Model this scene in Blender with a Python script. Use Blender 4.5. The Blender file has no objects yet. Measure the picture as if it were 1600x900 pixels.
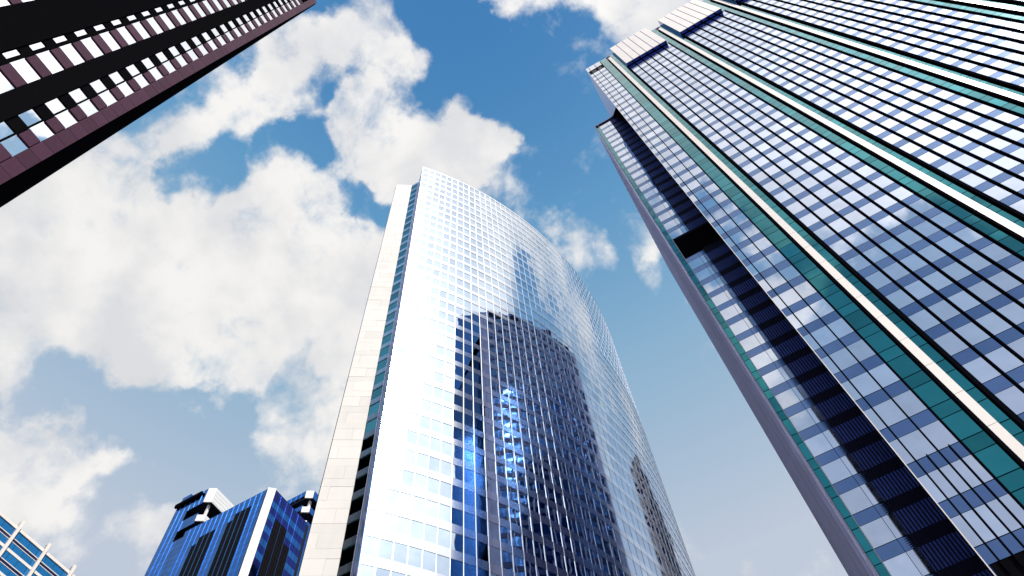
import bpy, math, random
from mathutils import Vector, Matrix
random.seed(7)
S = bpy.context.scene
COL = S.collection
EYE = 1.7                      # eye height above the plaza; heights below are measured from the eye
R = math.radians
sin, cos, tan = math.sin, math.cos, math.tan

# ------------------------------------------------------------------ camera
W0, H0, FPX = 1600, 900, 1200.0
CR = Matrix(((0.8668318928546515, 0.46845527370228957, 0.17073993695247489),
             (0.4953355130307354, -0.7699657479269338, -0.4022380844100864),
             (-0.056966648669201814, 0.43324635435261377, -0.8994734000400285)))
cam_d = bpy.data.cameras.new('camera')
cam_d.sensor_width = 36.0
cam_d.lens = 36.0 * FPX / W0
cam_d.clip_end = 20000
cam = bpy.data.objects.new('camera', cam_d)
cam.matrix_world = Matrix.Translation((0, 0, EYE)) @ CR.to_4x4()
COL.objects.link(cam)
S.camera = cam
CRT = CR.transposed()

def project(p):                # p relative to the eye -> photo pixel
    c = CRT @ Vector(p)
    if c.z > -0.1:
        return None
    return (800 + FPX * c.x / -c.z, 450 - FPX * c.y / -c.z)

def shown_area(quad):          # how large a pane shows in the photo
    pts = [project(p) for p in quad]
    if any(p is None for p in pts):
        return 0.0
    mx = sum(p[0] for p in pts) / len(pts); my = sum(p[1] for p in pts) / len(pts)
    if not (-5 < mx < 1605 and -5 < my < 905):
        return 0.0
    a = 0
    for i in range(len(pts)):
        x0, y0 = pts[i]; x1, y1 = pts[(i + 1) % len(pts)]
        a += x0 * y1 - x1 * y0
    return abs(a) / 2

# ------------------------------------------------------------------ materials
def nmat(name):
    m = bpy.data.materials.new(name); m.use_nodes = True
    nt = m.node_tree
    return m, nt, nt.nodes['Principled BSDF']

def N(nt, typ, **kw):
    n = nt.nodes.new(typ)
    for k, v in kw.items():
        if k in n.inputs: n.inputs[k].default_value = v
        else: setattr(n, k, v)
    return n

def math_n(nt, op, a, b=None, c=None, clamp=False):
    n = nt.nodes.new('ShaderNodeMath'); n.operation = op; n.use_clamp = clamp
    for i, v in enumerate((a, b, c)):
        if v is None: continue
        if isinstance(v, (int, float)): n.inputs[i].default_value = v
        else: nt.links.new(v, n.inputs[i])
    return n.outputs[0]

def glass(name, tint, rough=0.02, wob=0.0, wscale=0.35, var=0.12, under=None, umix=0.0, ribs=0.0, rib_z=0.1):
    """coated architectural glass / polished panel: tinted mirror with slight unevenness"""
    m, nt, b = nmat(name)
    L = nt.links.new
    b.inputs['Metallic'].default_value = 1.0
    b.inputs['Roughness'].default_value = rough
    geo = N(nt, 'ShaderNodeNewGeometry')
    oi = N(nt, 'ShaderNodeObjectInfo')
    add = math_n(nt, 'ADD', geo.outputs['Random Per Island'], oi.outputs['Random'])
    fr = math_n(nt, 'FRACT', add)
    k = math_n(nt, 'MULTIPLY_ADD', fr, 2 * var, 1 - var)
    mul = N(nt, 'ShaderNodeVectorMath', operation='SCALE')
    mul.inputs[0].default_value = tint
    L(k, mul.inputs['Scale'])
    # faint dirt film
    nz = N(nt, 'ShaderNodeTexNoise', Scale=0.8, Detail=5.0)
    L(geo.outputs['Position'], nz.inputs['Vector'])
    k2 = math_n(nt, 'MULTIPLY_ADD', nz.outputs['Fac'], 0.25, 0.87)
    mul2 = N(nt, 'ShaderNodeVectorMath', operation='SCALE')
    L(mul.outputs[0], mul2.inputs[0]); L(k2, mul2.inputs['Scale'])
    L(mul2.outputs[0], b.inputs['Base Color'])
    if wob > 0 or ribs > 0:
        bp = N(nt, 'ShaderNodeBump', Strength=1.0, Distance=1.0)
        hsum = None
        if wob > 0:
            n2 = N(nt, 'ShaderNodeTexNoise', Scale=wscale, Detail=1.0)
            L(geo.outputs['Position'], n2.inputs['Vector'])
            hsum = math_n(nt, 'MULTIPLY', n2.outputs['Fac'], wob)
        if ribs > 0:
            sx = N(nt, 'ShaderNodeSeparateXYZ'); L(geo.outputs['Position'], sx.inputs[0])
            w = math_n(nt, 'SINE', math_n(nt, 'MULTIPLY', sx.outputs['Z'], 2 * math.pi / rib_z))
            w = math_n(nt, 'MULTIPLY', w, ribs)
            hsum = w if hsum is None else math_n(nt, 'ADD', hsum, w)
        L(hsum, bp.inputs['Height']); L(bp.outputs[0], b.inputs['Normal'])
    return m

def stone(name, col, rough=0.6, var=0.12, spec=0.3, scale=1.2, streak=0.0, metallic=0.0, pan=None):
    m, nt, b = nmat(name); L = nt.links.new
    b.inputs['Roughness'].default_value = rough
    b.inputs['Specular IOR Level'].default_value = spec
    b.inputs['Metallic'].default_value = metallic
    geo = N(nt, 'ShaderNodeNewGeometry')
    nz = N(nt, 'ShaderNodeTexNoise', Scale=scale, Detail=6.0, Roughness=0.65)
    mp = N(nt, 'ShaderNodeMapping'); mp.inputs['Scale'].default_value = (1, 1, 0.25 if streak else 1)
    L(geo.outputs['Position'], mp.inputs[0]); L(mp.outputs[0], nz.inputs['Vector'])
    k = math_n(nt, 'MULTIPLY_ADD', nz.outputs['Fac'], 2 * var, 1 - var)
    oi = math_n(nt, 'FRACT', math_n(nt, 'ADD', geo.outputs['Random Per Island'], N(nt, 'ShaderNodeObjectInfo').outputs['Random']))
    k = math_n(nt, 'MULTIPLY', k, math_n(nt, 'MULTIPLY_ADD', oi, var, 1 - var / 2))
    sc = N(nt, 'ShaderNodeVectorMath', operation='SCALE'); sc.inputs[0].default_value = col
    L(k, sc.inputs['Scale']); L(sc.outputs[0], b.inputs['Base Color'])
    n2 = N(nt, 'ShaderNodeTexNoise', Scale=25.0, Detail=3.0); L(geo.outputs['Position'], n2.inputs['Vector'])
    bp = N(nt, 'ShaderNodeBump', Strength=0.15, Distance=0.02); L(n2.outputs['Fac'], bp.inputs['Height']); L(bp.outputs[0], b.inputs['Normal'])
    return m

M = {}
M['vision_silver'] = glass('silver_vision_glass', (0.60, 0.655, 0.775), 0.015, wob=0.0016, var=0.09)
M['spandrel_blue'] = glass('blue_spandrel_glass', (0.125, 0.20, 0.38), 0.05, var=0.10, ribs=0.0016, rib_z=0.2)
M['teal'] = glass('teal_glass', (0.028, 0.205, 0.235), 0.03, wob=0.002, var=0.22)
M['navy_panel'] = glass('navy_panel', (0.02, 0.04, 0.25), 0.12, var=0.1)
M['deep_blue'] = glass('deep_blue_glass', (0.05, 0.12, 0.27), 0.04, wob=0.002, var=0.08)
M['navy_wall'] = stone('navy_metal_wall', (0.012, 0.028, 0.15), 0.5, 0.2, 0.3)
M['splay'] = glass('splayed_blue_glass', (0.02, 0.07, 0.20), 0.12, wob=0.004, var=0.1)
M['blue_wall'] = glass('blue_metal_wall', (0.07, 0.20, 0.48), 0.35, var=0.05)
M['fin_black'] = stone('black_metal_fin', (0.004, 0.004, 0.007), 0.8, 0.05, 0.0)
M['black'] = stone('black_panel', (0.004, 0.004, 0.006), 0.8, 0.1, 0.0)
M['white_panel'] = stone('white_metal_panel', (0.72, 0.67, 0.65), 0.4, 0.04, 0.4, 0.7, streak=1)
M['dark_body'] = stone('dark_structure', (0.012, 0.014, 0.03), 0.7, 0.1, 0.1)
M['lavender'] = stone('lavender_stone', (0.44, 0.43, 0.64), 0.45, 0.30, 0.4, 0.9, streak=1)
M['louver_blue'] = stone('blue_louver_metal', (0.05, 0.10, 0.48), 0.5, 0.3, 0.3, 1.0)
M['louver_dark'] = stone('dark_louver_metal', (0.007, 0.007, 0.026), 0.7, 0.3, 0.1, 1.0)
M['c_glass'] = glass('tinted_curtain_glass', (0.53, 0.64, 0.78), 0.012, wob=0.006, wscale=0.45, var=0.10)
M['c_steel'] = glass('brushed_steel_panel', (0.79, 0.83, 0.90), 0.13, wob=0.0015, wscale=0.8, var=0.03)
M['c_mullion'] = glass('steel_mullion', (0.62, 0.66, 0.74), 0.4, var=0.03)
M['c_stone'] = stone('cream_stone', (0.66, 0.64, 0.625), 0.7, 0.11, 0.2, 0.5, streak=1)
M['joint'] = stone('joint_mortar', (0.30, 0.28, 0.27), 0.8, 0.1, 0.1)
M['c_slot'] = glass('green_slot_glass', (0.07, 0.30, 0.33), 0.03, wob=0.003, var=0.3)
M['c_slotband'] = glass('slot_band_metal', (0.55, 0.66, 0.80), 0.3, var=0.05)
M['c_return'] = glass('navy_return_metal', (0.10, 0.14, 0.42), 0.18, wob=0.01, wscale=0.12, var=0.1)
M['granite'] = stone('purple_granite', (0.050, 0.019, 0.040), 0.7, 0.30, 0.02, 3.0)
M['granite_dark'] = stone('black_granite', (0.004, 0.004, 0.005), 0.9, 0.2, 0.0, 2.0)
M['a_glass'] = glass('clear_mirror_glass', (0.86, 0.88, 0.92), 0.012, wob=0.0025, wscale=0.5, var=0.05)
M['e_glass'] = glass('cobalt_glass', (0.032, 0.17, 0.48), 0.05, wob=0.002, var=0.14)
M['e_dark'] = stone('black_panel_matte', (0.004, 0.004, 0.008), 0.7, 0.3, 0.05)
M['e_white'] = stone('white_corner_panel', (0.82, 0.78, 0.75), 0.4, 0.05, 0.4)
M['e_mull'] = glass('pale_mullion', (0.09, 0.26, 0.55), 0.3, var=0.1)
M['e_sky'] = stone('painted_sky_panel', (0.72, 0.73, 0.74), 0.4, 0.05, 0.4)  # whitened to stand for the sky mirrored in this side face
M['g_white'] = stone('white_painted_frame', (0.85, 0.80, 0.76), 0.45, 0.04, 0.4)
M['g_glass'] = stone('bright_blue_panel', (0.015, 0.16, 0.42), 0.25, 0.12, 0.6)
M['g_navy'] = stone('navy_glazing', (0.012, 0.015, 0.07), 0.3, 0.2, 0.5)
M['plum'] = stone('plum_stone', (0.014, 0.007, 0.034), 0.6, 0.3, 0.2, 0.4)
M['plum_glass'] = glass('plum_glass', (0.02, 0.018, 0.06), 0.05, var=0.3)
M['paving'] = stone('paving', (0.30, 0.29, 0.28), 0.85, 0.15, 0.2, 0.3)
M['roof'] = stone('roofing', (0.18, 0.18, 0.18), 0.9, 0.1, 0.1)

# ------------------------------------------------------------------ mesh helpers
class MB:
    """collects solid pieces; build() links them as ONE mesh object"""
    def __init__(self): self.v = []; self.f = []
    def add(self, vs, fs):
        o = len(self.v)
        self.v += [(x, y, z + EYE) for x, y, z in vs]
        self.f += [tuple(i + o for i in f) for f in fs]
        return self
    def box(self, x0, x1, y0, y1, z0, z1):
        vs = [(x0, y0, z0), (x1, y0, z0), (x1, y1, z0), (x0, y1, z0), (x0, y0, z1), (x1, y0, z1), (x1, y1, z1), (x0, y1, z1)]
        return self.add(vs, [(0, 3, 2, 1), (4, 5, 6, 7), (0, 1, 5, 4), (1, 2, 6, 5), (2, 3, 7, 6), (3, 0, 4, 7)])
    def prism(self, pts, z0, z1):           # pts counter-clockwise seen from above
        n = len(pts)
        vs = [(x, y, z0) for x, y in pts] + [(x, y, z1) for x, y in pts]
        fs = [tuple(range(n - 1, -1, -1)), tuple(range(n, 2 * n))]
        fs += [(i, (i + 1) % n, n + (i + 1) % n, n + i) for i in range(n)]
        return self.add(vs, fs)
    def slab(self, a, b, z0, z1, out, inn):
        """upright plate from plan point a to b; outward normal lies to the right of a->b"""
        dx, dy = b[0] - a[0], b[1] - a[1]; l = math.hypot(dx, dy)
        nx, ny = dy / l, -dx / l
        p = [(a[0] + nx * out, a[1] + ny * out), (b[0] + nx * out, b[1] + ny * out),
             (b[0] - nx * inn, b[1] - ny * inn), (a[0] - nx * inn, a[1] - ny * inn)]
        return self.prism(p, z0, z1)
    def build(self, name, mat, parent=None, loc=None):
        me = bpy.data.meshes.new(name)
        off = Vector((0, 0, 0)); q = parent
        while q: off += Vector(q.location); q = q.parent
        me.from_pydata([(x - off.x, y - off.y, z - off.z) for x, y, z in self.v], [], self.f)
        me.materials.append(M[mat]); me.update()
        o = bpy.data.objects.new(name, me); COL.objects.link(o)
        if parent: o.parent = parent
        return o

def thing(name, label, cat, loc, group=None):
    o = bpy.data.objects.new(name, None); COL.objects.link(o)
    o.location = loc; o['label'] = label; o['category'] = cat
    if group: o['group'] = group
    return o

def pane(a, b, z0, z1, out=0.0, thick=0.05, tilt=0.004, base=None):
    """glass pane between plan points a, b (outward normal right of a->b), set very slightly out of true"""
    dx, dy = b[0] - a[0], b[1] - a[1]; l = math.hypot(dx, dy)
    nx, ny = dy / l, -dx / l
    t1, t2 = random.uniform(-tilt, tilt), random.uniform(-tilt, tilt)
    c = [out - t1 - t2, out + t1 - t2, out + t1 + t2, out - t1 + t2]
    P = [(a[0], a[1], z0), (b[0], b[1], z0), (b[0], b[1], z1), (a[0], a[1], z1)]
    vs = [(p[0] + nx * k, p[1] + ny * k, p[2]) for p, k in zip(P, c)]
    vs += [(p[0] - nx * thick, p[1] - ny * thick, p[2]) for p in P]
    fs = [(0, 1, 2, 3), (7, 6, 5, 4), (1, 0, 4, 5), (2, 1, 5, 6), (3, 2, 6, 7), (0, 3, 7, 4)]
    return vs, fs

def emit_many(pieces, name, mat, parent, rest_name, limit=100):
    """the pieces that show largest in the photo are parts of their own, the rest one stuff part"""
    ranked = sorted(range(len(pieces)), key=lambda i: -shown_area(pieces[i][0][:4]))
    if len(pieces) <= limit: single, rest = ranked, []
    else: single, rest = ranked[:limit], ranked[limit:]
    for i in sorted(single):
        MB().add(*pieces[i]).build(name, mat, parent)
    if rest:
        mb = MB()
        for i in rest: mb.add(*pieces[i])
        o = mb.build(rest_name, mat, parent); o['kind'] = 'stuff'

# =================================================================== D: glass tower on the right
Y1, YL = 41.0, 51.3           # front plane of the main part, and of the set-back left part
XC = 0.199 * Y1               # left corner of the main part
XW = 0.0892 * Y1              # west face
YB = 94.0
ZTOP, ZLEFT = 181.1, 171.8
XR = 66.0
D = thing('glass_office_tower', 'tallest tower with silver and blue window grid, black fins and white vertical strips', 'building', (35, 60, 0))
b = MB()
XS = 10.25                    # where the splayed side of the main part meets the set-back front
b.prism([(XC + .16, Y1 + .14), (XR, Y1 + .14), (XR, YB), (XS + .16, YB), (XS + .16, YL)], -EYE, ZLEFT - .3)
b.box(XC + 0.12, XR, Y1 + 0.14, YB, ZLEFT - .28, ZTOP - 0.6)
b.box(XW + 0.14, XS + 0.14, YL + 0.14, YB, -EYE, ZLEFT - 0.3)
b.build('building_core', 'dark_body', D)
FL = 3.6
zs = lambda k: 59.43 + FL * k          # top of the spandrel below floor k's window
K0, K1 = -8, 33
PER = 0.309
wins, tealp, finp = [], {}, []
bays = []
spand = {k: [] for k in range(K0, K1 + 1)}
mod = 0.0384
def u(x): return x * Y1
# bay 0
b0 = [XC, u(0.2150), u(0.2510), u(0.2860)]
cols = [(b0[i], b0[i + 1], 0, 1) for i in range(3)]
piers = []
for n in range(4):
    p = 0.322 + PER * n
    piers.append(u(p + 0.0080))
    tealp[n] = [(u(p - 0.0360), u(p + 0.0026)), (u(p + 0.0240), u(p + 0.0515))]
    for i in range(6):
        x0 = u(p + 0.0515 + mod * 0.998 * i); x1 = u(p + 0.0515 + mod * 0.998 * (i + 1))
        if x1 < XR: cols.append((x0, x1, n + 1, i))
roof_boxes = []
for n in range(3):
    xa = (0.3728 + 0.3030 * n) * Y1; xb = (0.5972 + 0.3040 * n) * Y1
    roof_boxes.append((xa, xb))
def under_box(xm):
    return any(a - 0.3 < xm < c + 0.3 for a, c in roof_boxes)
for (x0, x1, bay, i) in cols:
    g = 0.03
    for k in range(K0, K1 + 1):
        z0, z1 = zs(k) + 0.07, zs(k) + 2.34
        if under_box((x0 + x1) / 2) and z1 > 162.6: continue
        if bay == 0 and z1 > 176.5: continue
        wins.append(pane((x0 + g, Y1), (x1 - g, Y1), z0, z1, tilt=0.006))
        spand[k].append((x0 + g, x1 - g))
emit_many(wins, 'window', 'vision_silver', D, 'distant_windows')
spl = []
for k in range(K0, K1 + 1):
    for bay in range(5):
        seg = [(c[0], c[1]) for c in cols if c[2] == bay and any(abs(c[0] + .03 - q[0]) < 1e-6 for q in spand[k])]
        if seg: spl.append(pane((seg[0][0] + .03, Y1), (seg[-1][1] - .03, Y1), zs(k) - 1.22, zs(k), tilt=0.001))
emit_many(spl, 'spandrel_band', 'spandrel_blue', D, 'distant_spandrels')
# top floors of bay 0: pale parapet panels
mb = MB()
for (x0, x1, bay, i) in cols[:3]:
    mb.add(*pane((x0 + .04, Y1), (x1 - .04, Y1), zs(32) + 2.4 - 0.0, ZTOP, tilt=0.002))
mb.build('parapet_panel', 'vision_silver', D)
tpan = []
for n in range(4):
    for (x0, x1) in tealp[n]:
        for k in range(K0, K1 + 1):
            if zs(k) + 2.3 > ZTOP: continue
            tpan.append(pane((x0 + .03, Y1), (x1 - .03, Y1), zs(k) + 0.09, zs(k) + 2.30, out=-0.02, tilt=0.004))
            tpan.append(pane((x0 + .03, Y1), (x1 - .03, Y1), zs(k) - 1.22, zs(k), out=-0.02, tilt=0.004))
    # projecting white pier of stacked panels on a dark spine
    x0 = piers[n]; x1 = x0 + u(0.0160)
    top = 177.5 if n < 3 else 177.5
    sp = MB().box(x0 + .03, x1 - .03, Y1 - 0.16, Y1 + 0.1, -EYE, top - .1).build('pier_spine', 'fin_black', D)
    mb = MB()
    k = -17
    while zs(k) - 1.3 < top:
        mb.box(x0 + 0.012, x1, Y1 - 0.22, Y1 - 0.162, zs(k) + .02, min(zs(k + 1) - .02, top)); k += 1
    mb.build('white_pier', 'white_panel', D)
    MB().box(x0 - 0.22, x0 + 0.01, Y1 - 0.219, Y1 + .1, -EYE, top).build('pier_side_shade', 'fin_black', D)  # black strip stands in for the pier's shaded side and its mirror image
emit_many(tpan, 'teal_panel', 'teal', D, 'distant_teal_panels')
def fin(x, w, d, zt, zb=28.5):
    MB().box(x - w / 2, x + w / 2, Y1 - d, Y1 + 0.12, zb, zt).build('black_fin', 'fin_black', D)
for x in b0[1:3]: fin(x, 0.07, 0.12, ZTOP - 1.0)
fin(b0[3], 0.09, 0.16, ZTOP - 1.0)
for n in range(4):
    p = 0.322 + PER * n + 0.0515
    for i in range(7):
        x = u(p + mod * 0.998 * i)
        if x > XR: continue
        if i == 0: fin(x - 0.12, 0.30, 0.24, 163.2 if n < 3 else 178)
        else: fin(x, 0.11, 0.20, 163.2 if n < 3 else 178)
        if i < 6 and x < XR - 1:
            fin(x + u(mod / 2), 0.10, 0.22, zs(-6) + 0.05)
for i in range(1, 3):
    fin((b0[i] + b0[i + 1]) / 2, 0.07, 0.15, zs(-6) + 0.05)
# bottom: black mechanical storey
MB().box(XC + 0.1, XR, Y1 + 0.02, Y1 + 0.13, 10, zs(K0) - 1.26).build('mechanical_storey', 'black', D)
# roof boxes
for n, (xa, xb) in enumerate(roof_boxes):
    yp = Y1 * 0.980
    box = MB().box(xa, xb, yp + 0.07, Y1 + 6, 163.3, 183.4).build('roof_box', 'navy_panel', D)
    w = (xb - xa) / 6
    pm = MB()
    for i in range(6):
        for (za, zb) in ((163.25, 169.9), (169.95, 176.6), (176.65, 183.45)):
            pm.box(xa + w * i + (0.17 if i else 0.0), xa + w * (i + 1), yp, yp + 0.07, za, zb)
    pm.build('white_cladding', 'white_panel', box)
# left, set-back part
lw = [(0.1095 * Y1, 0.1530 * Y1), (0.1530 * Y1, 0.1752 * Y1)]
lwin, lsp = [], {}
for k in range(-12, 31):
    z0, z1 = zs(k) + 0.07, zs(k) + 2.34
    if z1 > ZLEFT - .3: continue
    if z1 > 96.0 and z0 < 101.7: continue
    for j, (x0, x1) in enumerate(lw):
        lwin.append(pane((x0 + .02, YL), (x1 - .02, YL), z0, z1, tilt=0.003))
for v in lwin: MB().add(*v).build('window', 'vision_silver', D)
for k in range(-12, 31):
    if zs(k) > ZLEFT - 0.3: continue
    if zs(k) > 96.3 and zs(k) - 1.22 < 101.5: continue
    MB().add(*pane((lw[0][0] + .02, YL), (lw[1][1] - .02, YL), zs(k) - 1.22, zs(k), tilt=0.001)).build('spandrel_band', 'spandrel_blue', D)
# black louvred opening in the left part
MB().box(lw[0][0], XS - .05, YL - 0.06, YL + 0.13, 96.1, 101.9).build('louvre_opening', 'black', D)
# teal corner strip of the left part
for k in range(-14, 31):
    if zs(k) + 2.3 > ZLEFT + 0.5: continue
    tz = [pane((XW + .18, YL), (lw[0][0] - .06, YL), zs(k) + .09, zs(k) + 2.30, out=-.02), pane((XW + .18, YL), (lw[0][0] - .06, YL), zs(k) - 1.22, zs(k), out=-.02)]
    for q in tz: MB().add(*q).build('teal_panel', 'teal', D)
MB().box(lw[0][0] - .05, lw[0][0], YL - .10, YL + .1, 0, ZLEFT).build('white_edge_trim', 'white_panel', D)
MB().box(lw[0][1] - .015, lw[0][1] + .015, YL - .03, YL + .1, 0, ZLEFT).build('black_fin', 'fin_black', D)
# stone end wall of the left part, panels with joints
mb = MB()
zz = -EYE
while zz < ZLEFT:
    t = min(zz + 3.57, ZLEFT)
    mb.box(XW, XW + .14, YL - .02, YL + .6, zz, t)
    y = YL + .64
    mb.box(XW + random.uniform(-.02, .02), XW + .14, y, y + 2.2, zz, t)
    zz += FL
mb.build('stone_end_wall', 'lavender', D)
MB().box(XW, XW + .14, YB - 2, YB, -EYE, ZLEFT).build('end_pier', 'lavender', D)
# stone ribs with glass between them
mb = MB(); ms = MB()
y = YL + 2.9
while y < YB - 2.2:
    e = min(y + 1.56, YB - 2.0)
    MB().box(XW - .26, XW + .12, y, y + .16, 0, ZLEFT - .3).build('wall_rib', 'lavender', D)
    for k in range(-16, 31):
        if zs(k) > ZLEFT - .5: continue
        if zs(k) + 2.2 < ZLEFT: mb.add(*pane((XW + .04, e - .02), (XW + .04, y + .18), zs(k) + .05, zs(k) + 2.3, tilt=.004))
        ms.box(XW + .02, XW + .12, y + .17, e - .01, zs(k) - 1.22, zs(k))
    y += 1.56
mb.build('end_wall_windows', 'deep_blue', D)['kind'] = 'stuff'
ms.build('end_wall_spandrels', 'navy_wall', D)['kind'] = 'stuff'
# louvred strip in the corner of the set-back front, and the splayed side of the main part
LA, LB = (lw[1][1] + .02, YL), (XS - .02, YL)
for k in range(-12, 31):
    if zs(k) > ZLEFT: continue
    if not (96.0 < zs(k) < 101.9): MB().slab(LA, LB, zs(k) - 1.24, zs(k) + .02, -.02, .12).build('louvre_band', 'louver_dark', D)
    if zs(k) + 2.36 < 96.0 or zs(k) > 101.9:
        MB().slab(LA, LB, zs(k) + .03, min(zs(k) + 2.34, ZLEFT), -.04, .12).build('return_panel', 'louver_blue', D)
for i in range(11):
    x = LA[0] + (LB[0] - LA[0]) * (i + .5) / 11
    MB().box(x - .055, x + .055, YL - .08, YL + .05, 0, 96.0).build('louvre_fin', 'louver_dark', D)
    MB().box(x - .055, x + .055, YL - .08, YL + .05, 102.0, ZLEFT).build('louvre_fin', 'louver_dark', D)
MB().slab((XS, YL - .02), (XC + .03, Y1 + .06), -EYE, ZLEFT - .02, .0, .10).build('splayed_side', 'splay', D)
MB().box(XC - .03, XC + .02, Y1 - .05, Y1 + .055, 0, ZTOP).build('corner_trim', 'white_panel', D)
yz = [(Y1 + .06, 142.0), (YL + .2, ZLEFT + .3), (YB, ZLEFT + .3), (YB, ZTOP - .1), (Y1 + .06, ZTOP - .1)]   # corbelled out over the louvred corner
mb = MB()
mb.add([(XC + .01, y, z) for y, z in yz] + [(XC + .10, y, z) for y, z in yz],
       [(4, 3, 2, 1, 0), (5, 6, 7, 8, 9)] + [(i, (i + 1) % 5, 5 + (i + 1) % 5, 5 + i) for i in range(5)])
mb.build('upper_side_wall', 'blue_wall', D)
MB().box(XC + .02, XR, Y1 + .02, YB, ZTOP - .55, ZTOP).build('roof_parapet', 'navy_panel', D)
MB().box(XW, XS, YL - .05, YB, ZLEFT - .25, ZLEFT + .25).build('roof_parapet', 'navy_panel', D)

# =================================================================== C: curved mirrored tower
CX, CY, RC, HC = -95.5, 91.3, 78.6, 176.0
C = thing('curved_office_tower', 'curved tower of mirrored glass and pale steel bands with a cream stone edge', 'building', (-35, 80, 0))
TH0, DTH = -40.3, 1.052
NT = 76
th = lambda i: R(TH0 + DTH * i)
arc = lambda i, r=RC: (CX + r * cos(th(i)), CY + r * sin(th(i)))
W0p, W1p, T1p = (-43.3, 40.8), (-40.25, 42.75), (-38.35, 42.75)
A0 = arc(0)
body = [arc(i, RC - .32) for i in range(NT + 1)]
poly = body + [(-44, body[-1][1] - 1), (W0p[0] + .5, W0p[1] + 1.2), (W1p[0] + .3, W1p[1] + .5), (T1p[0] + .1, T1p[1] + .25)]
MB().prism(poly, -EYE, HC - .8).build('building_core', 'dark_body', C)
cw = []
NF = 49
ztop_w = lambda k: 175.0 - FL * k
for k in range(NF):
    for i in range(NT):
        g = 0.035 / 1.443
        a = arc(i + g); c_ = arc(i + 1 - g)
        cw.append(pane(a, c_, ztop_w(k) - 2.36, ztop_w(k), tilt=0.006))
emit_many(cw, 'window', 'c_glass', C, 'distant_windows')
for k in range(NF):
    mb = MB()
    z1 = ztop_w(k) + 1.24 if k else HC
    for i in range(NT):
        mb.slab(arc(i + .008), arc(i + 1 - .008), ztop_w(k) + .02, z1 - .02, .045, .25)
    mb.build('steel_band', 'c_steel', C)
for i in range(NT + 1):
    a = th(i); p = arc(i); t = (-sin(a), cos(a)); n = (cos(a), sin(a))
    if i > 70: continue
    q = []
    for s, o in ((-.036, .05), (-.036, -.2), (.036, -.2), (.036, .05)):
        q.append((p[0] + t[0] * s + n[0] * o, p[1] + t[1] * s + n[1] * o))
    MB().prism(q[::-1], 0, HC - .05).build('mullion', 'c_mullion', C)
# narrow slot with green glass, navy return and the stone edge
mb = MB(); ms = MB()
for k in range(NF):
    zt = ztop_w(k) - 1.0
    MB().add(*pane((W1p[0] + .1, W1p[1]), (T1p[0], T1p[1]), zt - 2.4, zt, tilt=.02, thick=.2)).build('slot_window', 'c_slot', C)
    MB().slab((W1p[0] + .1, W1p[1]), (T1p[0], T1p[1]), zt + .02, zt + 1.18, .08, .2).build('slot_band', 'c_slotband', C)
mb = MB()
mb.slab(T1p, (A0[0] - .12, A0[1] - .05), -EYE, HC + .15, .0, .3)
mb.build('return_wall', 'c_return', C)
mb = MB().slab((T1p[0] - .08, T1p[1] + .03), (T1p[0] + .06, T1p[1] - .04), -EYE, HC - .6, .12, .1).build('return_trim', 'c_mullion', C)
mb = MB()
rows = 0
z = -EYE
dx, dy = W1p[0] - W0p[0], W1p[1] - W0p[1]
while z < HC - 1:
    for (h, cuts) in ((2.2, (0, .27, 1) if rows % 2 else (0, .62, 1)), (1.35, (0, 1))):
        zt = min(z + h, HC - .1)
        for c0, c1 in zip(cuts[:-1], cuts[1:]):
            mb.slab((W0p[0] + dx * c0 + .008, W0p[1] + dy * c0 + .005), (W0p[0] + dx * c1 - .008, W0p[1] + dy * c1 - .005), z + .006, zt - .006, random.uniform(-.012, .012), .35)
        z += h + .012
    rows += 1
mb.build('stone_wall', 'c_stone', C)
MB().slab((W0p[0] + .02, W0p[1] + .013), (W1p[0] - .02, W1p[1] - .013), -EYE, HC - .3, -.05, .3).build('stone_backing', 'joint', C)
MB().slab((W0p[0] - .16, W0p[1] + .0), (W0p[0] - .02, W0p[1] + .05), -EYE, HC - .3, -.1, .5).build('edge_trim', 'navy_panel', C)
MB().prism([arc(i, RC - .3) for i in range(NT + 1)], HC - .79, HC - .3).build('roof', 'roof', C)

# =================================================================== A: purple granite tower, upper left
XA, ZA = -32.4, 160.6
A = thing('granite_tower', 'dark purple and black granite tower with paired bright windows in upright rows', 'building', (-70, -30, 0))
MB().box(-112, XA - .36, -62, -1.46, -EYE, ZA - .4).build('building_core', 'granite_dark', A)
FA = 3.7
zt = lambda k: 52.38 + FA * k
KA0, KA1 = -14, 26
s_ = -XA
a_w, a_sp, a_dark, a_fr = [], [], [], MB()
def ay(t): return -t * s_
colsA = [(.0795, .1130, .1170, .1455, 'right'), (.1945, .2480, .2565, .2715, 'right'), (.3640, .4175, .4260, .4410, 'right'),
         (.5335, .5870, .5955, .6105, 'right'), (.7030, .7565, .7650, .7800, 'right')]
for k in range(KA0, KA1 + 1):
    for ci, (p0, p1, q0, q1, w) in enumerate(colsA):
        for (s0, s1) in ((p0, p1), (q0, q1)):
            a_w.append((pane((XA - .22, ay(s1)), (XA - .22, ay(s0)), zt(k) - 2.05, zt(k) + .02, thick=.1, tilt=.004), k, ci))
emit_many([w[0] for w in a_w], 'window', 'a_glass', A, 'distant_windows')
for k in range(KA0, KA1 + 2):
    for ci, (p0, p1, q0, q1, w) in enumerate(colsA):
        a_sp.append(pane((XA - .12, ay(p1 - .002)), (XA - .12, ay(p0 + .001)), zt(k - 1) + .10, zt(k) - 2.12, thick=.2, tilt=.002))
emit_many(a_sp, 'granite_spandrel', 'granite', A, 'distant_spandrels')
mb = MB()
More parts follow.
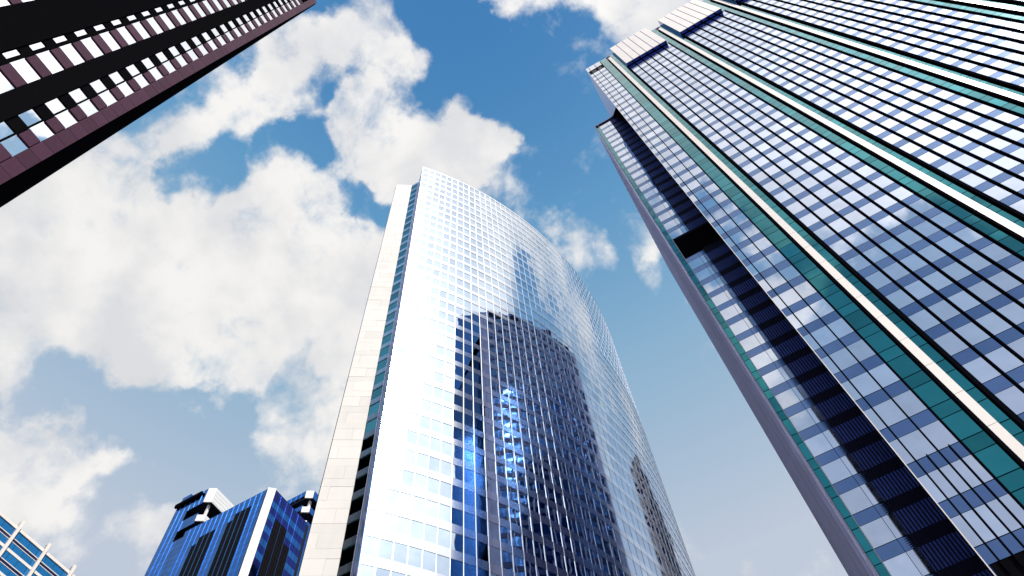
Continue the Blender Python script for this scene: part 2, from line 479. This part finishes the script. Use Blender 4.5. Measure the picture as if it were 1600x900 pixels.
for (p0, p1, q0, q1, w) in colsA:
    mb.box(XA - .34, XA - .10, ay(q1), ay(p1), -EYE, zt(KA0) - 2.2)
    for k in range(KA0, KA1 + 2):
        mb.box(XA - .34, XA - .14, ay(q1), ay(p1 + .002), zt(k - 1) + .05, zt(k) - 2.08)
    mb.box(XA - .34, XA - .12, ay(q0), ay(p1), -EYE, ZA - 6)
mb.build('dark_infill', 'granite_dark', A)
# piers, front plane
edges = [(.1455, .1945), (.2715, .3640), (.4410, .5335), (.6105, .7030), (.7800, 1.9)]
for (e0, e1) in edges:
    MB().box(XA - .34, XA, ay(e1), ay(e0), -EYE, ZA - 5.5).build('granite_pier', 'granite_dark', A)
mb = MB()
z = -EYE; 
zz = zt(KA0) - 2.1
while zz < ZA - .2:
    mb.box(XA - .34, XA + random.uniform(-.006, .006), ay(.0785), ay(.0455), zz + .02, min(zz + FA / 2 - .02, ZA)); zz += FA / 2
mb.build('corner_panel_strip', 'granite', A)
MB().box(XA - .35, XA - .04, ay(.0785), ay(.0455), -EYE, ZA - .3).build('corner_backing', 'granite_dark', A)
mb = MB()
y = ay(.0455)
while y > -60:
    mb.box(XA - .34, XA + .01, y - 1.6, y - .03, ZA - 5.4, ZA - 2.8); mb.box(XA - .34, XA + .01, y - 1.6, y - .03, ZA - 2.76, ZA); y -= 1.63
mb.build('parapet', 'granite', A)
MB().box(-112.2, XA - .36, -1.45, -1.34, -EYE, ZA).build('side_wall', 'granite_dark', A)

# =================================================================== E: blue stepped tower, bottom left
E = thing('blue_stepped_tower', 'cobalt blue stepped tower with black panels and white chamfered corners, left of the stone edge', 'building', (-110, 90, 0))
ZE = 134.7
MB().prism([(-118, 74.95), (-94.95, 74.95), (-94.1, 75.75), (-94.1, 88), (-118, 88)], -EYE, ZE - .2).build('building_core', 'dark_body', E)
e_pan, e_blk = [], []
zf = lambda k: 133.2 - 1.8 * k
xs = [-117.9 + 1.505 * i for i in range(16)]
black_top = {6: 131.2, 5: 131.2, 4: 131.2, 3: 129.0, 12: 132.6, 11: 132.6, 10: 132.6, 9: 130.4}
mb = MB(); md = [MB(), MB(), MB()]
for k in range(0, 46):
    for i in range(15):
        z0, z1 = zf(k) - 1.75, zf(k)
        dark = i in (3, 4, 5, 6, 9, 10, 11, 12) and z1 < black_top[i]
        (md[0 if i < 3 else 1 if i < 8 else 2] if dark else mb).add(*pane((xs[i] + .04, 74.7), (xs[i + 1] - .04, 74.7), z0, z1, thick=.2, tilt=.002))
for i in range(15):
    mb.add(*pane((xs[i] + .04, 74.7), (xs[i + 1] - .04, 74.7), zf(0) + .05, ZE, thick=.2, tilt=.002))
mb.build('blue_cladding', 'e_glass', E)
for g_ in md[1:]: g_.build('black_panel', 'e_dark', E)
for i in range(1, 15): MB().box(xs[i] - .05, xs[i] + .05, 74.58, 74.72, 0, ZE - .1).build('mullion', 'e_mull', E)
# white chamfer, jointed
mb = MB(); z = 40
while z < ZE:
    mb.slab((-95.02, 74.6), (-93.82, 75.8), z + .03, min(z + 1.77, ZE + .1), .1, .3); z += 1.8
mb.build('white_corner', 'e_white', E)
# right face: blue bands and a black field
ys = [75.85 + 1.02 * i for i in range(12)]
mb = MB(); md = MB(); mn = MB()
for k in range(0, 30):
    z1 = zf(k) + 0; z0 = z1 - 1.75
    for j in range(11):
        a, c_ = (-93.9, ys[j] + .03), (-93.9, ys[j + 1] - .03)
        p = pane(a, c_, z0, z1, thick=.2, tilt=.003)
        if j == 8 and k > 2:
            if mb.v: mb.build('blue_band', 'e_glass', E); mb = MB()
            if mn.v: mn.build('navy_band', 'navy_panel', E); mn = MB()
        if 2 <= j <= 7 and k > (2 if j < 6 else 4): md.add(*p)
        elif k % 2 == 1: mb.add(*p)
        else: mn.add(*p)
    if mb.v: mb.build('blue_band', 'e_glass', E)
    if mn.v: mn.build('navy_band', 'navy_panel', E)
    mb = MB(); mn = MB()
for j in range(11): mn.add(*pane((-93.9, ys[j] + .03), (-93.9, ys[j + 1] - .03), zf(0) + .05, ZE, thick=.2, tilt=.002))
md.build('black_panel', 'e_dark', E); mn.build('navy_band', 'navy_panel', E)
for j in (2, 4, 6, 8): MB().box(-93.95, -93.84, ys[j] - .03, ys[j] + .03, 0, ZE - .2).build('mullion', 'e_mull', E)

def prow(x0, y0, ztop, zc, cuts, xl, depth, pale):
    """side block with a chamfered white crown and black open corner levels below it"""
    ch = 1.7; cy = 1.1
    MB().prism([(xl, y0 + .2), (x0 - 5, y0 + .2), (x0 - 5, y0 + 6), (x0 + ch - .25, y0 + 6), (x0 + ch - .25, y0 + depth), (xl, y0 + depth)], -EYE, ztop - .3).build('side_block', 'black', E)
    n = max(2, int((x0 - xl) / 1.5)); w = (x0 - xl) / n
    mb = MB(); k = 0
    z = ztop
    while z > 60:
        for i in range(n):
            xa, xb = xl + w * i + .03, xl + w * (i + 1) - .03
            zm = z - .9
            if xb > x0 - 4.8 and any(lo < zm < hi for lo, hi in cuts): continue
            mb.add(*pane((xa, y0), (xb, y0), z - 1.75, z, thick=.25, tilt=.003))
        z -= 1.8
    mb.build('blue_cladding', 'e_glass', E)
    # mullions stop above the open corner
    top = max(h for l, h in cuts)
    for i in range(1, n):
        x = xl + w * i
        MB().box(x - .05, x + .05, y0 - .12, y0 + .02, 60 if x < x0 - 4.8 else top + .1, ztop - .2).build('mullion', 'e_mull', E)
    # solid levels around the corner
    lv = []; z = ztop
    for lo, hi in cuts:
        lv.append((hi, z)); z = lo
    lv.append((60, z))
    first = True
    for lo, hi in lv:
        MB().slab((x0, y0), (x0 + ch, y0 + cy), lo, hi, .06, .3).build('white_corner', 'e_white', E)
        MB().prism([(x0 - 5, y0 + .26), (x0, y0 + .26), (x0 + ch - .1, y0 + cy + .3), (x0 + ch - .26, y0 + 6), (x0 - 5, y0 + 6)], lo, hi - .02).build('corner_slab', 'dark_body', E)
        if pale:
            mb = MB()
            z = hi
            while z > lo + .1:
                mb.slab((x0 + ch, y0 + cy + .05), (x0 + ch, y0 + depth), max(z - 1.15, lo), z - .1, .02, .2); z -= 1.15
            mb.build('sky_toned_wall', 'e_sky', E)  # sky reflection put into the wall colour
        else:
            MB().slab((x0 + ch, y0 + cy + .05), (x0 + ch, y0 + depth), lo, hi, .02, .2).build('blue_side_wall', 'e_glass', E)
    for lo, hi in cuts[:1]:
        MB().box(x0 + .2, x0 + .75, y0 + 1.4, y0 + 1.95, lo, hi).build('corner_column', 'e_white', E)
prow(-124.5, 80.0, 158.7, 154, [(149.0, 153.6), (143.2, 146.9)], -134.3, 16, True)
prow(-105.2, 94.6, 160.0, 157, [(154.0, 157.3), (149.0, 152.0)], -113.2, 12, False)
MB().box(-134.6, -126, 79.35, 79.95, 157.0, 158.1).build('roof_rail', 'fin_black', E)
MB().box(-134.2, -131.5, 80.3, 83, 158.7, 161.3).build('roof_housing', 'e_glass', E)

# =================================================================== G: white framed building, far bottom left
XG, HG = -97.0, 88.9
kG = 97.0 / 70.0
G = thing('white_framed_building', 'blue glass block with white bands and white posts standing above its roofline', 'building', (-115, 30, 0))
YG0, YG1 = -2.0, 62.0
MB().box(-135, XG - .35, YG0, YG1, -EYE, HG - .4).build('building_core', 'dark_body', G)
z = HG
MB().box(XG - .5, XG + .10, YG0, YG1, z - .48, z).build('white_cornice', 'g_white', G)
lev = [('g', .50, 1.75), ('w', 1.77, 1.89), ('n', 1.91, 2.32), ('w', 2.34, 2.43), ('g', 2.45, 3.48)]
while z > 40:
    for t, d0, d1 in lev:
        mat, nm, o = {'g': ('g_glass', 'blue_glass_band', .0), 'w': ('g_white', 'white_line', .03), 'n': ('g_navy', 'navy_glass_band', -.02)}[t]
        if t == 'g':
            mb = MB(); y = YG0
            while y < YG1:
                mb.add(*pane((XG, y + 0.03), (XG, y + 1.6), z - d1, z - d0, thick=.2, tilt=.003)); y += 1.63
            mb.build(nm, mat, G)
        else:
            MB().box(XG - .3, XG + o, YG0, YG1, z - d1, z - d0).build(nm, mat, G)
    MB().box(XG - .3, XG + .05, YG0, YG1, z - 3.97, z - 3.52).build('white_band', 'g_white', G)
    z -= 3.50
y0 = 25.93 * kG
i = -6
while y0 + i * 5.15 < YG1:
    y = y0 + i * 5.15
    if y > YG0 + 1:
        pm = MB().box(XG + .22, XG + .55, y - .21, y + .21, 0, HG + 1.0).build('white_post', 'g_white', G)
        MB().box(XG - .1, XG + .215, y - .17, y + .17, HG + .02, HG + .9).build('post_bracket', 'g_navy', pm)
    i += 1

# =================================================================== building mirrored in the curved glass
P = thing('plum_stone_tower', 'plum coloured stone tower seen mirrored low at the right edge of the curved facade', 'building', (16, 166, 0))
px0, px1, py0, py1, PH = 9.0, 22.5, 150.0, 184.0, 190.0
MB().box(px0 + .3, px1, py0 + .3, py1, -EYE, PH - .3).build('building_core', 'dark_body', P)
mb = MB(); mg = MB()
z = 0
while z < PH - 3:
    y = py0
    while y < py1 - 2:
        mb.box(px0, px0 + .3, y, y + 1.5, z, z + 3.57)
        mb.box(px0 + .02, px0 + .3, y + 1.5, y + 3.4, z, z + 1.4)
        mg.add(*pane((px0 + .15, y + 3.38), (px0 + .15, y + 1.52), z + 1.42, z + 3.55, thick=.1, tilt=.006)); y += 3.4
    x = px0 + .3
    while x < px1 - 2:
        mb.box(x, x + 1.5, py0, py0 + .3, z, z + 3.57)
        mb.box(x + 1.5, x + 3.4, py0 + .02, py0 + .3, z, z + 1.4)
        mg.add(*pane((x + 1.52, py0 + .15), (x + 3.38, py0 + .15), z + 1.42, z + 3.55, thick=.1, tilt=.006)); x += 3.4
    z += FL
mb.build('stone_wall', 'plum', P); mg.build('distant_windows', 'plum_glass', P)['kind'] = 'stuff'
MB().box(px0 + 3, px0 + 9, py0 + 6, py1 - 6, PH - .28, PH + 7).build('roof_housing', 'plum', P)

# fix parents set through a moved empty: children meshes were written relative to the parent already
# =================================================================== ground
gm = bpy.data.meshes.new('plaza'); s = 6000
gm.from_pydata([(-s, -s, 0), (s, -s, 0), (s, s, 0), (-s, s, 0)], [], [(0, 1, 2, 3)]); gm.materials.append(M['paving'])
go = bpy.data.objects.new('plaza', gm); COL.objects.link(go); go['kind'] = 'structure'

# =================================================================== light and sky
SUN_AZ, SUN_EL = 124.0, 56.0
sdir = Vector((cos(R(SUN_EL)) * sin(R(SUN_AZ)), cos(R(SUN_EL)) * cos(R(SUN_AZ)), sin(R(SUN_EL))))
sl = bpy.data.lights.new('sun', 'SUN'); sl.energy = 3.8; sl.angle = R(0.53); sl.color = (1.0, 0.95, 0.88)
so = bpy.data.objects.new('sun', sl); so.rotation_euler = sdir.to_track_quat('Z', 'Y').to_euler(); so.location = sdir * 300
COL.objects.link(so)

w = bpy.data.worlds.new('World'); S.world = w; w.use_nodes = True
nt = w.node_tree; nt.nodes.clear(); L = nt.links.new
out = nt.nodes.new('ShaderNodeOutputWorld')
sky = nt.nodes.new('ShaderNodeTexSky'); sky.sky_type = 'NISHITA'; sky.sun_disc = False
sky.sun_elevation = R(SUN_EL); sky.sun_rotation = R(SUN_AZ); sky.air_density = 1.0; sky.dust_density = 0.6; sky.ozone_density = 2.0
AIRK = 6.2
tc = nt.nodes.new('ShaderNodeTexCoord'); D_ = tc.outputs['Generated']

def dir_px(px, py, mir=None):
    d = CR @ Vector(((px - 800) / FPX, (450 - py) / FPX, -1.0)); d.normalize()
    if mir == 'y': d.y = -d.y
    if mir == 'x': d.x = -d.x
    return d
def dir_ae(a, e): return Vector((cos(R(e)) * sin(R(a)), cos(R(e)) * cos(R(a)), sin(R(e))))
wn = N(nt, 'ShaderNodeTexNoise', Scale=6.0, Detail=7.0, Roughness=0.54); L(D_, wn.inputs['Vector'])
wv = nt.nodes.new('ShaderNodeVectorMath'); wv.operation = 'SUBTRACT'; L(wn.outputs['Color'], wv.inputs[0]); wv.inputs[1].default_value = (.5, .5, .5)
ws = nt.nodes.new('ShaderNodeVectorMath'); ws.operation = 'SCALE'; L(wv.outputs[0], ws.inputs[0]); ws.inputs['Scale'].default_value = 0.26
wa = nt.nodes.new('ShaderNodeVectorMath'); wa.operation = 'ADD'; L(D_, wa.inputs[0]); L(ws.outputs[0], wa.inputs[1])
wz = nt.nodes.new('ShaderNodeVectorMath'); wz.operation = 'NORMALIZE'; L(wa.outputs[0], wz.inputs[0])
DW = wz.outputs[0]             # wind-torn direction the cloud masses are read at
blobs = []                     # direction, angular radius, weight of each cloud mass or clearing
BLOBS_HERE = None
for x, y, r, wt in [
    # the bank on the left
    (40, 420, 200, 1.1), (200, 450, 200, 1.1), (350, 430, 150, 1.0), (470, 440, 130, 1.0), (250, 270, 120, 1.0), (350, 180, 110, .95), (120, 330, 120, 1.0), (430, 170, 90, .8),
    (470, 80, 90, .9), (410, 60, 70, .8), (560, 40, 80, .85), (600, 100, 60, .7), (470, 330, 90, .9), (560, 410, 110, .9), (540, 330, 70, .7), (520, 520, 100, .8), (270, 570, 120, .9), (380, 580, 90, .8),
    (45, 690, 100, 1.0), (20, 760, 80, .8), (80, 770, 60, .7), (110, 700, 60, .7), (180, 870, 55, .75), (160, 790, 40, .55), (490, 700, 85, .85), (540, 610, 100, .85), (340, 640, 60, .6),
    (640, 190, 100, 1.05), (730, 235, 80, 1.0), (560, 200, 90, .8), (680, 260, 70, .8), (770, 250, 40, .7), (0, 560, 80, .7), (600, 250, 80, .7), (720, 170, 50, .7),
    (850, 0, 75, .9), (1000, -5, 75, .9), (955, 65, 45, .75), (1010, 35, 45, .6), (930, 410, 45, .55), (1030, 390, 60, .62), (1050, 440, 40, .55), (830, 340, 50, .4), (870, 385, 50, .4), (1110, 525, 25, .5),
    (180, 720, 70, .4), (300, 480, 140, .4),
    # clearings
    (325, 290, 60, -1.1), (295, 310, 40, -.5), (500, 250, 60, -.75), (440, 260, 45, -.5), (110, 590, 75, -1.1), (165, 640, 60, -.7), (430, 530, 50, -.55), (690, 70, 110, -.9), (300, 720, 110, -.7), (60, 590, 50, -.6),
    (800, 190, 70, -.7), (860, 290, 70, -.5), (800, 80, 90, -.6), (880, 200, 90, -.6), (590, 310, 35, -.5), (240, 660, 60, -.4), (520, 140, 40, -.5), (310, 350, 30, -.4)]:
    blobs.append((dir_px(x, y), r / FPX, wt))
for x, y, r, wt in [           # southern sky, seen mirrored in the tower on the right
    (1000, 190, 190, 1.15), (1150, 140, 220, 1.25), (1330, 90, 240, 1.3), (1500, 40, 220, 1.3), (1270, 240, 150, 1.05), (1440, 170, 110, .9), (1170, 280, 120, .9), (1060, 290, 100, .9), (1010, 330, 80, .8),
    (1230, 490, 120, .95), (1180, 570, 110, .95), (1290, 510, 80, .75), (1240, 650, 80, .75), (1130, 480, 80, .8), (1330, 360, 80, .5), (1150, 500, 70, .6), (1590, 90, 90, .5),
    (1130, 400, 70, -.9), (1230, 390, 60, -.5), (1500, 420, 200, -.9), (1400, 620, 200, -.6), (1580, 210, 60, -.5), (1090, 150, 40, -.4), (1290, 30, 50, -.4)]:
    blobs.append((dir_px(x, y, 'y'), r / FPX, wt))
for x, y, r, wt in [(40, 230, 85, -2.2), (25, 125, 50, -1.8), (125, 205, 40, -1.5), (95, 60, 30, -1.2)]:   # blue gaps mirrored in the granite tower
    blobs.append((dir_px(x, y, 'x'), r / FPX, wt))
for a, e, r, wt in [           # towards the sun, mirrored in the curved tower and the granite tower
    (114, 60, 26, 1.15), (102, 69, 24, 1.1), (122, 50, 20, .9), (88, 74, 14, .9), (104, 76, 18, 1.0), (45, 67, 9, .6), (52, 72, 9, .6), (35, 60, 8, .45), (76, 62, 9, -.8), (104, 43, 10, -.8), (64, 66, 10, -.5),
    (15, 52, 5, .5)]:
    blobs.append((dir_ae(a, e), R(r), wt))
acc = None
for d, r, wt in blobs:
    dp = nt.nodes.new('ShaderNodeVectorMath'); dp.operation = 'DOT_PRODUCT'; L(DW, dp.inputs[0]); dp.inputs[1].default_value = d
    k = 2 / (r * r)
    v = math_n(nt, 'MULTIPLY_ADD', dp.outputs['Value'], k, 1 - k, clamp=True)
    acc = math_n(nt, 'MULTIPLY', v, wt) if acc is None else math_n(nt, 'MULTIPLY_ADD', v, wt, acc)
acc = math_n(nt, 'MINIMUM', acc, 1.1)
nz = N(nt, 'ShaderNodeTexNoise', Scale=5.5, Detail=12.0, Roughness=0.62, Distortion=0.35); L(D_, nz.inputs['Vector'])
nz2 = N(nt, 'ShaderNodeTexNoise', Scale=17.0, Detail=8.0, Roughness=0.6, Distortion=0.2); L(D_, nz2.inputs['Vector'])
nsum = math_n(nt, 'MULTIPLY_ADD', math_n(nt, 'SUBTRACT', nz.outputs['Fac'], 0.5), 2.7, math_n(nt, 'MULTIPLY', math_n(nt, 'SUBTRACT', nz2.outputs['Fac'], 0.5), 2.4))
sd = nt.nodes.new('ShaderNodeVectorMath'); sd.operation = 'DOT_PRODUCT'; L(D_, sd.inputs[0]); sd.inputs[1].default_value = sdir
veil = math_n(nt, 'MULTIPLY', math_n(nt, 'POWER', math_n(nt, 'MAXIMUM', sd.outputs['Value'], 0.0), 12.0), 0.7)   # thicker cloud around the sun
dens = math_n(nt, 'ADD', math_n(nt, 'ADD', math_n(nt, 'MULTIPLY_ADD', acc, 1.0, -0.12), veil), nsum)
al = nt.nodes.new('ShaderNodeMapRange'); al.interpolation_type = 'SMOOTHSTEP'
L(dens, al.inputs['Value']); al.inputs['From Min'].default_value = -0.12; al.inputs['From Max'].default_value = 1.0
# cloud light: thick cores slightly greyer, edges and sunward sides bright
nz3 = N(nt, 'ShaderNodeTexNoise', Scale=7.0, Detail=6.0, Roughness=0.55); 
mp = N(nt, 'ShaderNodeVectorMath', operation='ADD'); L(D_, mp.inputs[0]); mp.inputs[1].default_value = sdir * 0.04 + Vector((3, 1, 7)); L(mp.outputs[0], nz3.inputs['Vector'])
shade = nt.nodes.new('ShaderNodeMapRange'); shade.interpolation_type = 'SMOOTHSTEP'
L(nz3.outputs['Fac'], shade.inputs['Value']); shade.inputs['From Min'].default_value = 0.36; shade.inputs['From Max'].default_value = 0.62
cc = nt.nodes.new('ShaderNodeMix'); cc.data_type = 'RGBA'
L(shade.outputs[0], cc.inputs['Factor']); cc.inputs['A'].default_value = (0.71, 0.72, 0.745, 1); cc.inputs['B'].default_value = (0.91, 0.895, 0.875, 1)
# clouds near the sun are brighter
glow = math_n(nt, 'POWER', math_n(nt, 'MAXIMUM', sd.outputs['Value'], 0.0), 32.0)
gl = math_n(nt, 'MULTIPLY_ADD', glow, 1.5, math_n(nt, 'MULTIPLY_ADD', math_n(nt, 'POWER', math_n(nt, 'MAXIMUM', sd.outputs['Value'], 0.0), 5.0), 0.25, 1.0))
cs = nt.nodes.new('ShaderNodeVectorMath'); cs.operation = 'SCALE'; L(cc.outputs['Result'], cs.inputs[0]); L(math_n(nt, 'MULTIPLY', gl, 6.2), cs.inputs['Scale'])
# clear air: deep blue overhead, paler and hazier lower down
sx = nt.nodes.new('ShaderNodeSeparateXYZ'); L(D_, sx.inputs[0])
rp = nt.nodes.new('ShaderNodeValToRGB'); L(sx.outputs['Z'], rp.inputs[0])
AIR = [(0.0, (.66, .68, .74)), (.45, (.62, .66, .74)), (.67, (.61, .67, .76)), (.84, (.29, .495, .67)), (.93, (.115, .345, .60)), (1.0, (.022, .19, .47))]
while len(rp.color_ramp.elements) < len(AIR): rp.color_ramp.elements.new(0.5)
for el, (p_, c_) in zip(rp.color_ramp.elements, AIR): el.position = p_; el.color = (*c_, 1)
air = nt.nodes.new('ShaderNodeVectorMath'); air.operation = 'SCALE'; L(rp.outputs[0], air.inputs[0]); air.inputs['Scale'].default_value = AIRK
hs = nt.nodes.new('ShaderNodeMix'); hs.data_type = 'RGBA'; hs.inputs['Factor'].default_value = 0.8
L(sky.outputs[0], hs.inputs['A']); L(air.outputs[0], hs.inputs['B'])
mx = nt.nodes.new('ShaderNodeMix'); mx.data_type = 'RGBA'
L(al.outputs[0], mx.inputs['Factor']); L(hs.outputs['Result'], mx.inputs['A']); L(cs.outputs[0], mx.inputs['B'])
bg = nt.nodes.new('ShaderNodeBackground'); bg.inputs['Strength'].default_value = 0.10
L(mx.outputs['Result'], bg.inputs['Color']); L(bg.outputs[0], out.inputs['Surface'])

S.view_settings.view_transform = 'Standard'
S.view_settings.look = 'None'
S.view_settings.exposure = 0.7
S.view_settings.gamma = 1.0
S.cycles.max_bounces = 8
S.cycles.glossy_bounces = 6
S.cycles.sample_clamp_indirect = 6.0
